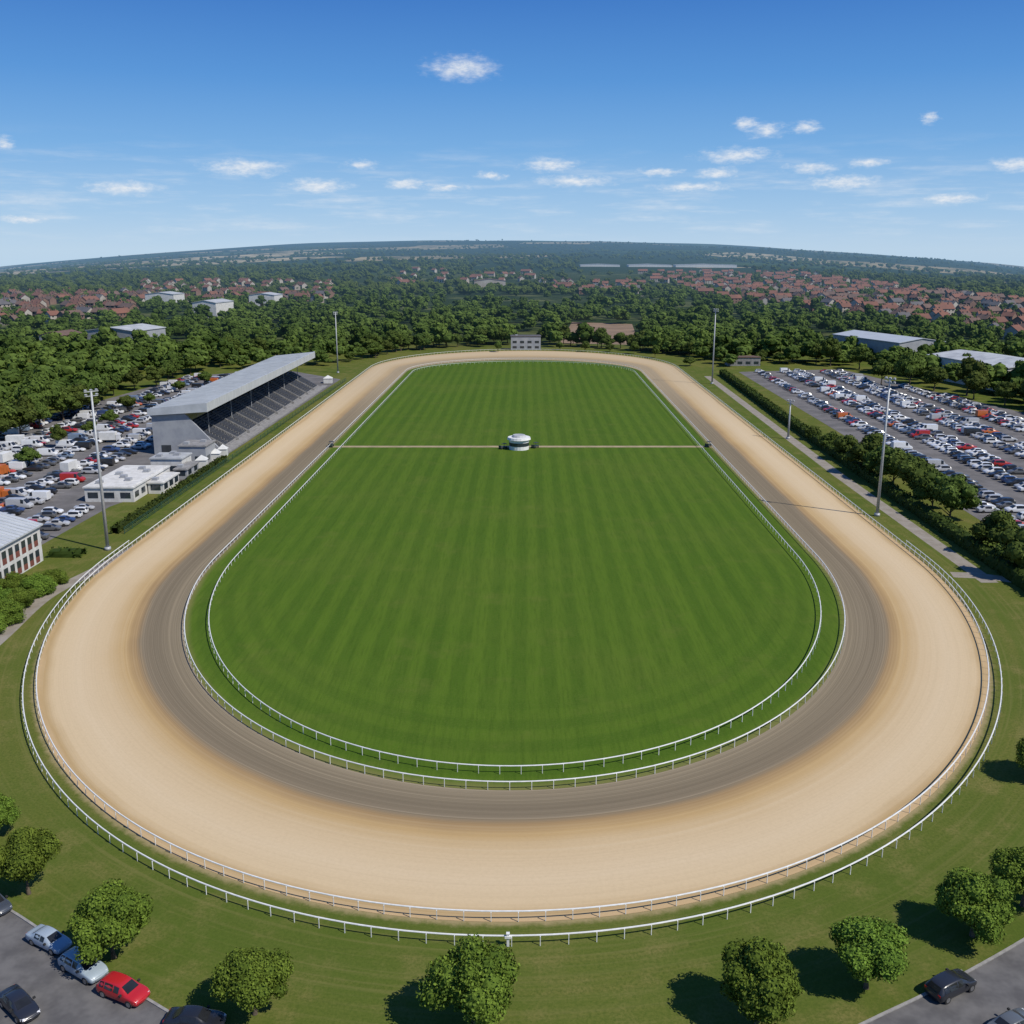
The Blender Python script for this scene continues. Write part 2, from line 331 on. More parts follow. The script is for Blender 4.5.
# ------------------------------------------------------------- trees
def ico(sub):
    bm=bmesh.new(); bmesh.ops.create_icosphere(bm,subdivisions=sub,radius=1); v=np.array([x.co[:] for x in bm.verts]); f=np.array([[a.index for a in y.verts] for y in bm.faces]); bm.free(); return v,f
I1=ico(1);I2=ico(2)
def crown(seed,n,R,RZ,zc,leaf,nc,core=I2,cscale=.78,cshade=.55,cr0=.20,jit=.6):
    r=np.random.default_rng(seed)
    d=r.normal(size=(nc,3)); d/=np.linalg.norm(d,axis=1)[:,None]; d[:,2]=np.where(d[:,2]<-.35,-d[:,2]*.6,d[:,2])
    C=d*np.array([R,R,RZ])*r.uniform(.42,.78,(nc,1)); C[0]=(0,0,0); C[1]=(r.normal()*.1*R,r.normal()*.1*R,RZ*.6)
    cr_=r.uniform(cr0,.40,nc)*R; cr_[0]=.58*R
    w_=cr_**2/np.sum(cr_**2); k=r.choice(nc,n,p=w_); dd=r.normal(size=(n,3)); dd/=np.linalg.norm(dd,axis=1)[:,None]
    pos=C[k]+dd*(cr_[k]*r.uniform(.80,1.12,n))[:,None]*np.array([1,1,.85])
    nn=dd+r.normal(size=(n,3))*jit; nn/=np.linalg.norm(nn,axis=1)[:,None]
    t1=np.cross(nn,r.normal(size=(n,3))); t1/=np.linalg.norm(t1,axis=1)[:,None]; t2=np.cross(nn,t1)
    s=(leaf*r.uniform(.55,1.3,n))[:,None]
    V=np.stack([pos-t1*s,pos-t2*s*.7+nn*s*.12,pos+t1*s,pos+t2*s*.7+nn*s*.12],1).reshape(-1,3)
    Q=np.arange(4*n).reshape(n,4)
    tone=r.uniform(.65,1.35,nc); sh=np.repeat(tone[k]*r.uniform(.65,1.35,n),4)
    Vs=[V];Ts=[];Ss=[sh];c=len(V)
    cv,cf=core
    for j in range(nc):
        w=1+.12*np.sin(cv[:,0]*5+j*2.1)*np.cos(cv[:,1]*6+j)+r.uniform(-.08,.08,len(cv))
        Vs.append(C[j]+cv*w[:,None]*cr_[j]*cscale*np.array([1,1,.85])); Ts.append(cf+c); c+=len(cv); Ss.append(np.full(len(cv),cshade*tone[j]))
    V=np.concatenate(Vs); V[:,2]+=zc
    return V,Q,np.concatenate(Ts),np.concatenate(Ss)
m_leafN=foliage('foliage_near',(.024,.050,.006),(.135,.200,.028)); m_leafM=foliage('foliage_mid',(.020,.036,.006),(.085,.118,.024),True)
m_bark=pmat('bark',(.13,.10,.07),(.07,.055,.04),3,.95)
def trunk_acc(h,r,seed,R):
    a=Acc(); rr_=random.Random(seed); p=Vector((0,0,-.1)); r0=r*1.5
    for k in range(4):
        q=Vector((rr_.uniform(-.1,.1)*h*.15,rr_.uniform(-.1,.1)*h*.15,h*(k+1)/4)); r1=r*(1-.17*(k+1)); a.tube(p,q,r0,r1,8,0,False); p=q;r0=r1
    for k in range(6):
        an=k*1.05+rr_.random()*.6; s=Vector((0,0,h*(.45+.08*k))); e=s+Vector((math.cos(an)*R*.6,math.sin(an)*R*.6,R*.5)); a.tube(s,e,r*.45,r*.12,6,0,False)
    return a
near_vars=[]
for s in range(5):
    V,Q,T,S=crown(21+s,19000,3.8,3.2,3.8,.14,44,I2)
    near_vars.append((mk('crown',V,[Q,T],m_leafN,shade=S),trunk_acc(3.6,.2,s,3.0).mesh('trunk',m_bark,True)))
def near_tree(u,v,wpx,var,label,rot=0.):
    x,y=G(u,v); zc=y*cp+H*sp; s=wpx/1000*zc/7.7
    rt=empty('tree',(x,y,0),rot,(s*rng.uniform(.92,1.08),s*rng.uniform(.92,1.08),s*rng.uniform(.9,1.15)),label=label,category='tree',group='leafy park trees around the racetrack')
    ob('trunk',near_vars[var][1],parent=rt); ob('crown',near_vars[var][0],parent=rt)
for i,(u,v,w) in enumerate([(-4,838,46),(29,894,68),(114,958,80),(255,1014,80),(474,1027,100),(757,1024,88),(866,988,80),(972,936,82),(1022,906,70),(1042,780,56)]):
    near_tree(u,v,w,i%5,['round leafy green tree on the grass verge by the road','bushy green tree with dense crown on mown grass'][i%2],i*1.3)
# ------------------------------------------------------------- mid trees
mid=[]
for s in range(6):
    n=2300;V,Q,T,S=crown(40+s,n,6.3,6.6,8.2,.50,24,I2,.88,.6,.26,.45)
    ta=trunk_acc(7,.35,s,5); tv=np.array(ta.V); tq=np.array(ta.Q)+len(V)
    mid.append(mk('tree',np.concatenate([V,tv]),[Q,T,tq],[m_leafM,m_bark],[0]*(len(Q)+len(T))+[1]*len(tq),shade=np.concatenate([S,np.full(len(tv),.5)])))
for i,(u,v,w) in enumerate([(868,474,44),(880,480,40),(893,485,42),(915,498,46),(932,508,40),(950,520,52),(996,554,50),(1022,578,56),(846,460,30),(830,450,22),(1010,566,36),(812,440,18)]):
    x,y=G(u,v); s=w/1000*(y*cp+H*sp)/12.6
    ob('tree',mid[i%6],(x,y,-1.0*s-1),i*1.7,scale=(s,s,s*.95),label='dark green tree beside the clipped hedge and car park',category='tree',group='trees along the car park hedge')
cnt=0
def mid_tree(x,y,s,lab='tall green broadleaf tree in the belt around the track'):
    global cnt
    if cnt>=275: return
    cnt+=1
    ob('tree',mid[int(rng.integers(6))],(x,y,-.4),rng.uniform(0,6.3),scale=(s*rng.uniform(.9,1.25),s*rng.uniform(.9,1.25),s*rng.uniform(.75,1.15)),label=lab,category='tree',group='broadleaf trees in the belt behind the racetrack')
def tree_line(px,step,s,jit=4,rows=1):
    p=np.array([G(*q) for q in px]); p=resample(p,step)
    for k in range(rows):
        for x,y in p: mid_tree(x+rng.uniform(-jit,jit),y+k*11+rng.uniform(-jit,jit),s*rng.uniform(.65,1.25))
tree_line([(-40,452),(0,441),(40,430),(75,415)],11,1.0,4,2)
tree_line([(890,385),(940,392),(990,402),(1030,408),(1070,420)],11,.9,4,1)
tree_line([(366,359),(400,352),(440,347),(505,345)],9,.85,4,2)
tree_line([(545,344),(600,348),(650,352),(700,358),(760,362)],10,.75,4,2)
tree_line([(75,412),(110,398),(150,387),(200,370),(250,361)],14,.8,4,1)
tree_line([(260,358),(300,353),(350,351)],12,.8,4)
tree_line([(755,364),(800,362),(850,369),(900,374)],12,.8,4,1)
for u,v in [(498,352),(577,346),(585,352),(634,354),(655,358),(690,366),(350,362),(372,357),(560,350),(610,352),(205,385),(150,405),(110,425),(60,447),(180,392),(128,412),(90,436),(30,468)]:
    x,y=G(u,v); mid_tree(x,y,.5,'small rounded tree standing alone near the track')
HZ=[[(0,296),(125,296),(125,322),(0,326)],[(135,284),(335,286),(335,304),(135,303)],[(395,276),(545,278),(545,287),(395,289)],
    [(640,278),(800,276),(880,286),(1040,306),(1040,352),(960,332),(860,318),(760,306),(700,298)],[(555,284),(640,286),(640,296),(555,294)]]
def inpoly(x,y,poly):
    c=False;n=len(poly);j=n-1
    for i in range(n):
        if (poly[i][1]>y)!=(poly[j][1]>y) and x<(poly[j][0]-poly[i][0])*(y-poly[i][1])/(poly[j][1]-poly[i][1])+poly[i][0]: c=not c
        j=i
    return c
CLEAR=[[(85,350),(150,350),(150,337),(85,337)],[(880,362),(950,366),(950,350),(880,347)],[(995,392),(1080,395),(1080,368),(995,368)],[(555,346),(645,346),(635,325),(572,325)],[(508,350),(545,350),(545,332),(508,332)],[(580,277),(745,279),(745,268),(580,268)]]
ROl=[tuple(p) for p in RO[::6]]
KEEP=[ROl,SC([(1.4,2.5),(1.75,8.7),(2.0,8.95),(2.95,8.95),(3.45,6),(3.45,2)]),SC([(-1.3,2.5),(-1.3,8.5),(-2.0,8.9),(-2.7,8.4),(-3.1,5.4),(-3.15,2.5)])]
def woods(n,r0,r1,bases,smin,smax,seed,name,lab,hprob):
    r=np.random.default_rng(seed); P_=[]
    while len(P_)<n:
        a=r.uniform(-.62,.62); rr_=math.exp(r.uniform(math.log(r0),math.log(r1))); x=rr_*math.sin(a);y=rr_*math.cos(a)
        if rr_<800 and any(inpoly(x,y,k) for k in KEEP): continue
        u,v=PX(x,y)
        if v>436: continue
        if any(inpoly(u,v,c) for c in CLEAR): continue
        s=r.uniform(smin,smax)
        if any(inpoly(u,v,c) for c in HZ):
            if r.random()>hprob: continue
            s*=.74
        elif rr_>1700:
            w=math.sin(x*.004+1)*math.sin(y*.0023+x*.0011)+.35*math.sin(x*.013+y*.004)
            if w<-.12 and r.random()>.2: continue
        elif rr_>900:
            w=math.sin(x*.009+2)*math.sin(y*.006+x*.002)+.3*math.sin(x*.02)
            if w>.55 and r.random()>.2: continue
        P_.append((x,y,s))
    PA=np.array(P_); VV=[];FQ=[];FT=[];SS=[];c0=0
    for bi,base in enumerate(bases):
        Pb=PA[bi::len(bases)]; n_=len(Pb)
        bv,bq,bt,bs=base; Z=terr(Pb[:,0],Pb[:,1]); an=r.uniform(0,6.3,n_); ca=np.cos(an)[:,None];sa=np.sin(an)[:,None]
        s=Pb[:,2][:,None]; hx=r.uniform(.85,1.35,n_)[:,None]
        X=Pb[:,0][:,None]+(bv[:,0]*ca-bv[:,1]*sa)*s*hx; Y=Pb[:,1][:,None]+(bv[:,0]*sa+bv[:,1]*ca)*s*hx; ZZ=Z[:,None]+bv[:,2]*s*r.uniform(.7,1.15,n_)[:,None]
        VV.append(np.stack([X,Y,ZZ],2).reshape(-1,3)); off=(np.arange(n_)*len(bv))[:,None,None]+c0
        FQ.append((bq[None]+off).reshape(-1,4)); FT.append((bt[None]+off).reshape(-1,3)); c0+=n_*len(bv)
        SS.append((bs[None]*r.uniform(.45,1.45,n_)[:,None]).ravel())
    ob(name,mk(name,np.concatenate(VV),[np.concatenate(FQ),np.concatenate(FT)],m_leafM,shade=np.concatenate(SS)),kind='stuff',label=lab,category='woodland')
woods(2700,400,1500,[crown(77+k,260,6.3,6.5,6.4,.85,12,I1,.98,.75,.28,.4) for k in range(4)],.6,1.2,5,'woodland','dense green broadleaf woodland beyond the racetrack',.9)
woods(6500,1450,7800,[crown(88+k,36,8.5,6,5.0,1.7,6,I1,1.05,.75,.3,.4) for k in range(3)],.75,1.2,6,'woodland','hazy distant woodland and hedgerows reaching the horizon',.9)
# ------------------------------------------------------------- hedges
m_hedge=foliage('foliage_hedge',(.014,.026,.005),(.06,.088,.016))
def hedge(pts,w,h,label,step=1.0):
    p=resample(np.array(pts,float),step); o=p[0].copy(); p=p-o
    d=np.gradient(p,axis=0); d/=np.linalg.norm(d,axis=1)[:,None]; nr=np.column_stack([-d[:,1],d[:,0]]); n=len(p)
    prof=[(-.5,0),(-.52,.5),(-.45,.9),(-.2,1),(.2,1),(.45,.9),(.52,.5),(.5,0)]
    V=[]
    for a,b in prof: V.append(np.column_stack([p+nr*(a*w+rng.uniform(-.06,.06,n)[:,None]*w),b*h*(.93+rng.uniform(-.08,.08,n))]))
    V=np.concatenate(V); f=[];i=np.arange(n-1)
    for j in range(len(prof)-1): f.append(np.column_stack([j*n+i,j*n+i+1,(j+1)*n+i+1,(j+1)*n+i]))
    nl=int(n*step*14); k=rng.integers(0,n,nl); sd=rng.uniform(-.55,.55,nl); top=rng.random(nl)<.5
    z=np.where(top,h*(.97+rng.uniform(-.05,.08,nl)),rng.uniform(.1,1,nl)*h); sd=np.where(top,sd,np.sign(sd)*.53)
    pos=np.column_stack([p[k]+nr[k]*(sd*w)[:,None]+rng.uniform(-.1,.1,(nl,2))*w,z])
    t1=rng.normal(size=(nl,3));t1/=np.linalg.norm(t1,axis=1)[:,None];t2=np.cross(t1,rng.normal(size=(nl,3)));t2/=np.linalg.norm(t2,axis=1)[:,None]
    s=rng.uniform(.15,.38,nl)[:,None]; LV=np.stack([pos-t1*s,pos-t2*s,pos+t1*s,pos+t2*s],1).reshape(-1,3)
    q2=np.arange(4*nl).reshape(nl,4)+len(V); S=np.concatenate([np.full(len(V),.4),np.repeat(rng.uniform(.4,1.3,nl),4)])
    return ob('hedge',mk('hedge',np.concatenate([V,LV]),np.concatenate(f+[q2]),m_hedge,shade=S),(o[0],o[1],0),label=label,category='hedge')
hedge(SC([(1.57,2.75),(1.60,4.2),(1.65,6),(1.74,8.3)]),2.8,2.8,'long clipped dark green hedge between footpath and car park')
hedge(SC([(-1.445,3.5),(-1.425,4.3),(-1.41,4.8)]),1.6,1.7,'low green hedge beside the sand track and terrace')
def bush(u,v,s,lab):
    x,y=G(u,v); ob('bush',near_vars[int(rng.integers(5))][0],(x,y,-2.2*s),rng.uniform(0,6),scale=(s*1.15,s*1.15,s),label=lab,category='bush',group='overgrown bushes beside the footpath')
for u,v,s in [(4,622,.85),(22,606,.75),(38,594,.8),(54,584,.62),(-12,632,.8),(-4,608,.9),(18,592,.8)]: bush(u,v,s,'dense dark green bush beside the grey footpath')
hedge([G(52,556),G(84,556)],2.5,1.6,'short low hedge next to the parked cars')
# ------------------------------------------------------------- cars
def carpaint(name,attr=False):
    m,nt=newmat(name)
    if attr: c=nd(nt,'ShaderNodeAttribute',attribute_name='shade').outputs['Color']
    else: c=nd(nt,'ShaderNodeObjectInfo').outputs['Color']
    b=nd(nt,'ShaderNodeBsdfPrincipled',{'Base Color':c,'Roughness':.32,'Metallic':.05,'Coat Weight':.4,'Coat Roughness':.1}); o=nd(nt,'ShaderNodeOutputMaterial'); nt.links.new(b.outputs[0],o.inputs[0]); return m
m_paint=carpaint('car_paint'); m_paintA=carpaint('car_paint_mixed',True)
m_glass=pmat('car_glass',(.02,.022,.025),(.015,.016,.018),1,.12,spec=.5); m_tyre=pmat('tyre_rubber',(.02,.02,.02),(.03,.03,.03),4,.9); m_rim=pmat('wheel_rim',(.45,.45,.46),(.3,.3,.3),5,.35,metal=.8)
m_lamp=pmat('headlight_lens',(.75,.76,.78),(.6,.6,.62),5,.15); m_red=pmat('rear_light_lens',(.45,.02,.02),(.3,.01,.01),5,.2)
ST={'hatch':[(-2.12,.72,.40,.78,.82,.55),(-2.05,.83,.27,.90,.95,.60),(-1.72,.88,.24,.93,1.33,.58),(-1.2,.89,.22,.93,1.44,.61),(-.2,.89,.22,.92,1.47,.62),(.4,.89,.22,.90,1.40,.60),(1.15,.88,.22,.90,.95,.68),(1.75,.85,.24,.82,.86,.66),(2.05,.78,.27,.66,.70,.58),(2.15,.66,.34,.56,.6,.5)],
    'sedan':[(-2.32,.72,.40,.80,.84,.58),(-2.22,.83,.27,.90,.93,.66),(-1.6,.88,.24,.94,.98,.66),(-1.0,.89,.22,.94,1.36,.60),(-.2,.89,.22,.93,1.42,.61),(.4,.89,.22,.91,1.36,.60),(1.15,.88,.22,.89,.94,.68),(1.8,.85,.24,.80,.84,.66),(2.15,.78,.27,.66,.70,.58),(2.28,.66,.34,.55,.6,.5)],
    'van':[(-2.5,.88,.4,1.2,1.95,.82),(-2.42,.95,.3,1.2,2.05,.85),(-1.2,.97,.25,1.2,2.1,.86),(.6,.97,.25,1.2,2.08,.84),(1.2,.96,.25,1.15,1.95,.78),(1.8,.94,.26,1.05,1.15,.76),(2.3,.88,.28,.9,.95,.7),(2.5,.75,.35,.65,.7,.6)]}
def secs(st):
    out=[]
    for x,w,zb,bl,rf,wr in st:
        h=[(w*.9,zb),(w,zb+.14),(w*1.01,(zb+bl)/2+.08),(w*.965,bl),(wr,rf-.03),(wr*.8,rf)]
        out.append([(x,y,z) for y,z in h]+[(x,-y,z) for y,z in reversed(h)])
    return out
def car_body(a,st,glassmat=None,kind='hatch'):
    S=secs(st); k=12
    for i in range(len(S)-1):
        r0=st[i][4]-st[i][3]; r1=st[i+1][4]-st[i+1][3]
        for j in range(k):
            jj=(j+1)%k; m=0
            if glassmat is not None:
                hi=r0>.3 and r1>.3; slope=(r0>.3)!=(r1>.3)
                if kind=='van': hi=hi and st[i][0]>=.5; slope=slope and st[i][0]>.5
                if (j in(3,7) and hi) or (j in(4,5,6) and slope): m=glassmat
            a.quad([S[i][j],S[i+1][j],S[i+1][jj],S[i][jj]],m)
    for s,rev in((S[0],0),(S[-1],1)):
        for j in range(1,5):
            q=[s[j],s[j+1],s[10-j],s[11-j]]; a.quad(q if not rev else q[::-1])
        q=[s[0],s[1],s[10],s[11]]; a.quad(q if not rev else q[::-1])
def lotcar(kind,col=None):
    a=Acc(); car_body(a,ST[kind],1,kind)
    for x in(-1.35,1.35):
        for y in(-.86,.86): a.tube((x,y-.07,.32),(x,y+.07,.32),.33,.33,8,2)
    return a
LC={k:lotcar(k) for k in ST}; LCM={k:a.mesh('parked_'+k,[m_paint,m_glass,m_tyre]) for k,a in LC.items()}
PAL=[((.70,.70,.69),'white',28),((.42,.42,.42),'silver',22),((.11,.11,.11),'dark grey',15),((.025,.025,.026),'black',18),((.035,.06,.15),'blue',4),((.40,.025,.02),'red',7),((.17,.22,.29),'pale blue',3),((.50,.13,.03),'orange',1)]
pw=np.array([p[2] for p in PAL],float);pw/=pw.sum(); pwv=np.array([60,18,6,6,3,3,2,7],float);pwv/=pwv.sum()
def add_lot_car(x,y,ang,kind,ci,s,where):
    c,nm,_=PAL[ci]; kn={'hatch':'hatchback','sedan':'saloon car','van':'van'}[kind]
    o=ob('parked_van' if kind=='van' else 'parked_car',LCM[kind],(x,y,.02),ang,scale=s,label=f'{nm} {kn} standing in the {where}',category='van' if kind=='van' else 'car',group=f'vehicles parked in the {where}')
    o.color=(*c,1)
cands=[]
def slot(x,y,ang,s,where,fill,kinds=('hatch','sedan','van'),kp=(.55,.38,.07)):
    if rng.random()>fill: return
    u,v=PX(x,y)
    if u<-25 or u>1050: return
    kd=kinds[int(rng.choice(len(kinds),p=kp))]
    cands.append((x,y,ang+rng.normal()*.03+(math.pi if rng.random()<.5 else 0),kd,int(rng.choice(len(PAL),p=pwv if kd=='van' else pw)),s*rng.uniform(.93,1.08),where))
RP=SC([(1.79,2.95),(1.88,5),(1.95,8.45),(2.8,8.6),(3.3,6),(3.3,2.95)])
lines=Acc()
xr=1.86*H
for rx in [0,6.8,20.5,27.3,41,47.8,61.5,68.3,82,88.8]:
    x=xr+rx; y=3.0*H
    while y<8.5*H:
        xs=x+.022*(y-3*H)
        if inpoly(xs-3,y,RP) and inpoly(xs+3,y,RP):
            slot(xs+rng.uniform(-.3,.3),y,0,1.24,'car park beside the hedge',.9)
            lines.quad([(xs-3,y-1.8,.024),(xs+3,y-1.8,.024),(xs+3,y-1.68,.024),(xs-3,y-1.68,.024)])
        y+=3.6
LP=SC([(-1.86,3.2),(-1.86,4.85),(-1.93,4.9),(-1.93,8.3),(-2.6,8.1),(-2.95,5.4),(-2.98,3.2)])
for rx in [0,-6.6,-17.5,-24.1,-35,-41.6,-52.5,-59]:
    y=3.3*H
    while y<8.2*H:
        x=-1.96*H+rx+.006*(y-3.3*H)
        if inpoly(x,y,LP):
            slot(x+rng.uniform(-.8,.8),y+rng.uniform(-.5,.5),0,1.18,'car park behind the grandstand',.76 if y<5.5*H else .85,kp=(.46,.36,.18))
            lines.quad([(x-3,y-1.85,.024),(x+3,y-1.85,.024),(x+3,y-1.72,.024),(x-3,y-1.72,.024)])
        y+=3.6
for y in np.arange(3.25,3.95,.06): slot(-1.70*H,y*H,.1,1.1,'car park behind the grandstand',.6); slot(-1.80*H,y*H,.1,1.1,'car park behind the grandstand',.7)
ob('parking_lines',lines.mesh('parking_lines',m_line),kind='structure')
cands.sort(key=lambda c:math.hypot(c[0],c[1]))
for c in cands[:290]: add_lot_car(*c)
VV=[];FF=[];MM=[];SS=[];FT=[];MT=[];c0=0
for (x,y,ang,kind,ci,s,_) in cands[290:]:
    a=LC[kind]; v=np.array(a.V)*s; ca,sa=math.cos(ang),math.sin(ang); w=v.copy(); w[:,0]=v[:,0]*ca-v[:,1]*sa+x; w[:,1]=v[:,0]*sa+v[:,1]*ca+y; w[:,2]+=.02
    VV.append(w);FF.append(np.array(a.Q)+c0);FT.append(np.array(a.T)+c0);MM+=a.mq;MT+=a.mt;c0+=len(w);SS.append(np.tile([*PAL[ci][0],1],(len(w),1)))
if VV: ob('parked_cars',mk('parked_cars',np.concatenate(VV),[np.concatenate(FF),np.concatenate(FT)],[m_paintA,m_glass,m_tyre],MM+MT,shade=np.concatenate(SS)),kind='stuff',label='mass of mixed cars filling the distant end of the car park',category='cars')
# box lorries in the left car park
m_box=pmat('lorry_box',(.68,.68,.66),(.56,.56,.54),.6,.6); m_cabo=pmat('lorry_cab_orange',(.5,.14,.03),(.4,.1,.02),1,.4); m_cabw=pmat('lorry_cab_white',(.65,.65,.65),(.55,.55,.55),1,.4)
for (lx,ly,la,orange) in [(-2.12,4.0,.1,1),(-2.45,4.75,1.5,0),(-2.15,5.3,.1,0),(-2.33,4.45,1.6,1),(-2.2,6.2,1.4,0),(-2.6,5.2,.2,0),(-2.05,4.55,1.5,0)]:
    r=empty('box_lorry',(lx*H,ly*H,.02),la,1.05,label=('orange' if orange else 'white')+' box lorry parked behind the grandstand',category='lorry',group='lorries parked behind the grandstand')
    boxpart('cargo_box',r,-3.6,1.4,-1.2,1.2,.9,3.3,m_cabo if orange else m_box)
    a=Acc(); a.hexa([(1.55,-1.1,.5),(3.3,-1.1,.5),(3.3,1.1,.5),(1.55,1.1,.5),(1.55,-1.05,2.6),(2.8,-1.05,2.6),(2.8,1.05,2.6),(1.55,1.05,2.6)]); ob('cab',a.mesh('cab',m_cabo if orange else m_cabw),parent=r)
    a=Acc(); a.quad([(3.18,-.95,1.5),(3.18,.95,1.5),(2.9,.9,2.45),(2.9,-.9,2.45)]); ob('windscreen',a.mesh('lorry_screen',m_glass),parent=r)
    boxpart('chassis',r,-3.5,3.0,-.5,.5,.55,.85,m_tyre)
    for wx in(-2.6,2.2):
        for wy in(-1.0,1.0): a=Acc(); a.tube((0,-.15,0),(0,.15,0),.48,.48,12); ob('wheel',a.mesh('lorry_wheel',m_tyre),(wx,wy,.48),parent=r)
def wheel_meshes():
    t=Acc(); t.tube((0,-.11,0),(0,.11,0),.33,.33,20); r=Acc(); r.tube((0,-.118,0),(0,.118,0),.21,.21,12); return t.mesh('tyre',m_tyre,False),r.mesh('rim',m_rim)
TY,RM=wheel_meshes()
def shrink(q,f,off):
    q=[Vector(p) for p in q]; c=sum(q,Vector())/4; n=(q[1]-q[0]).cross(q[3]-q[0]).normalized()
    if n.dot(c-Vector((c.x*.6,0,.6)))<0: n=-n
    return [c+(p-c)*f+n*off for p in q]
NB={}
def near_car(u,v,ang,kind,color,label,s=1.0):
    x,y=G(u,v); root=empty('parked_car',(x,y,.02),ang,s,label=label,category='car',group='cars parked along the road')
    if kind not in NB:
        st=ST[kind]; a=Acc(); car_body(a,st); d=a.mesh('body',m_paint)
        bm=bmesh.new(); bm.from_mesh(d); bmesh.ops.remove_doubles(bm,verts=bm.verts,dist=.002); bmesh.ops.recalc_face_normals(bm,faces=bm.faces)
        bmesh.ops.subdivide_edges(bm,edges=bm.edges[:],cuts=1,smooth=.35,use_grid_fill=True); bm.to_mesh(d); bm.free()
        for p in d.polygons: p.use_smooth=True
        S=secs(st); sidew=[];ws=None;rw=None
        for i in range(len(S)-1):
            r0=st[i][4]-st[i][3]; r1=st[i+1][4]-st[i+1][3]
            if r0>.3 and r1>.3:
                for j in(3,7):
                    w=Acc(); w.quad(shrink([S[i][j],S[i+1][j],S[i+1][j+1],S[i][j+1]],.86,.03)); sidew.append(w.mesh('window',m_glass))
            elif (r0>.3)!=(r1>.3):
                w=Acc(); w.quad(shrink([S[i][4],S[i+1][4],S[i+1][7],S[i][7]],.86,.05)); m_=w.mesh('windscreen',m_glass)
                if r0>.3: ws=m_
                else: rw=m_
        NB[kind]=(d,sidew,ws,rw)
    d,sw,ws,rw=NB[kind]; b=ob('body',d,parent=root); b.color=(*color,1)
    for w in sw: ob('window',w,parent=root)
    if ws: ob('windscreen',ws,parent=root)
    if rw: ob('rear_window',rw,parent=root)
    for wx in(-1.35,1.38):
        for wy in(-.8,.8):
            e=empty('wheel',(wx,wy,.33)); e.parent=root; ob('tyre',TY,parent=e); ob('rim',RM,parent=e)
    L=ST[kind][-1][0]; B=ST[kind][0][0]
    for sy in(-1,1):
        h=Acc(); h.hexa([(L-.25,sy*.72-.12,.56),(L-.02,sy*.6-.12,.56),(L-.02,sy*.6+.12,.56),(L-.25,sy*.72+.12,.56),(L-.3,sy*.7-.12,.71),(L-.1,sy*.58-.12,.68),(L-.1,sy*.58+.12,.68),(L-.3,sy*.7+.12,.71)]); ob('headlight',h.mesh('headlight',m_lamp),parent=root)
        boxpart('rear_light',root,B-.01,B+.12,sy*.62-.12,sy*.62+.12,.68,.84,m_red)
        boxpart('mirror',root,.62,.8,sy*.98-.1,sy*.98+.1,.92,1.06,m_tyre)
    boxpart('bumper',root,L-.1,L+.02,-.5,.5,.36,.48,m_tyre)
near_car(50,945,math.radians(-29),'sedan',(.30,.36,.42),'silver blue saloon car parked beside the kerb',1.0)
near_car(84,972,math.radians(-32),'hatch',(.30,.36,.40),'silver grey hatchback parked beside the kerb',1.12)
near_car(124,996,math.radians(-25),'hatch',(.42,.015,.02),'bright red hatchback parked beside the kerb',1.08)
near_car(20,1010,math.radians(-40),'sedan',(.02,.022,.03),'black saloon car on the dark asphalt road',1.0)
near_car(196,1026,math.radians(-5),'sedan',(.015,.016,.02),'black car parked at the bend of the road',1.05)
near_car(-6,908,math.radians(-35),'hatch',(.05,.06,.08),'dark grey car parked beside the kerb',1.0)
near_car(950,991,math.radians(28),'hatch',(.02,.022,.028),'black hatchback driving along the asphalt road',1.1)
near_car(1012,1030,math.radians(28),'sedan',(.10,.11,.12),'dark grey saloon car on the asphalt road',1.0)
# ------------------------------------------------------------- buildings
m_conc=pmat('concrete',(.28,.275,.27),(.19,.185,.18),.8,.9); m_roofg=pmat('metal_roof',(.52,.54,.55),(.41,.43,.44),.2,.45,metal=.15,stretch=(1,6,1))
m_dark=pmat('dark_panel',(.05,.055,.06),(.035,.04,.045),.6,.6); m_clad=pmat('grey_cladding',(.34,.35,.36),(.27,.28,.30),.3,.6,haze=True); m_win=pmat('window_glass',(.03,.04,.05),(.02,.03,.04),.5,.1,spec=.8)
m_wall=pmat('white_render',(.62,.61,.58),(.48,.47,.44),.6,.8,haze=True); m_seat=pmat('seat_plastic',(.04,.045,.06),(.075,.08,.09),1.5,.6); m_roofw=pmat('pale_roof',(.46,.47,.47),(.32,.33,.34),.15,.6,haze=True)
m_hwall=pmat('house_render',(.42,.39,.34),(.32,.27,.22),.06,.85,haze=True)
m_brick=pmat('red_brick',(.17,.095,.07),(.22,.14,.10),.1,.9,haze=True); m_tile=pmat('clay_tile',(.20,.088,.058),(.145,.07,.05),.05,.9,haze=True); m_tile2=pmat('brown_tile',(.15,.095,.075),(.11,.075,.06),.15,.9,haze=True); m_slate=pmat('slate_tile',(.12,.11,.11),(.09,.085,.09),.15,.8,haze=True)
m_green=pmat('green_sheet',(.03,.085,.055),(.02,.06,.04),.5,.6)
gx,gy=-1.80*H,4.98*H; L=2.55*H
gs=empty('grandstand',(gx,gy,0),-.0155,label='long grey racecourse grandstand with cantilever metal roof and stepped seating',category='grandstand')
a=Acc(); a.box(0,7,0,L,0,7.2); ob('wall',a.mesh('wall',m_clad),parent=gs)
NS=14; SW=.92; SH=.5; z0=7.0
a=Acc()
for i in range(NS): a.box(7+i*SW,7+(i+1)*SW,0,L,0,z0-i*SH)
a.box(7+NS*SW,22.3,-1,L+4,0,.4)
ob('terrace_step',a.mesh('terrace',m_conc),parent=gs)
a=Acc()
for i in range(NS-1):
    y=1.0
    while y<L-2:
        z=z0-i*SH; wd=.62 if i<9 else .45; a.box(7.12+i*SW,7.12+wd+i*SW-.12,y,y+5.7,z+.02,z+.42); a.box(7.10+i*SW,7.2+i*SW,y,y+5.7,z+.42,z+.85); y+=6.8
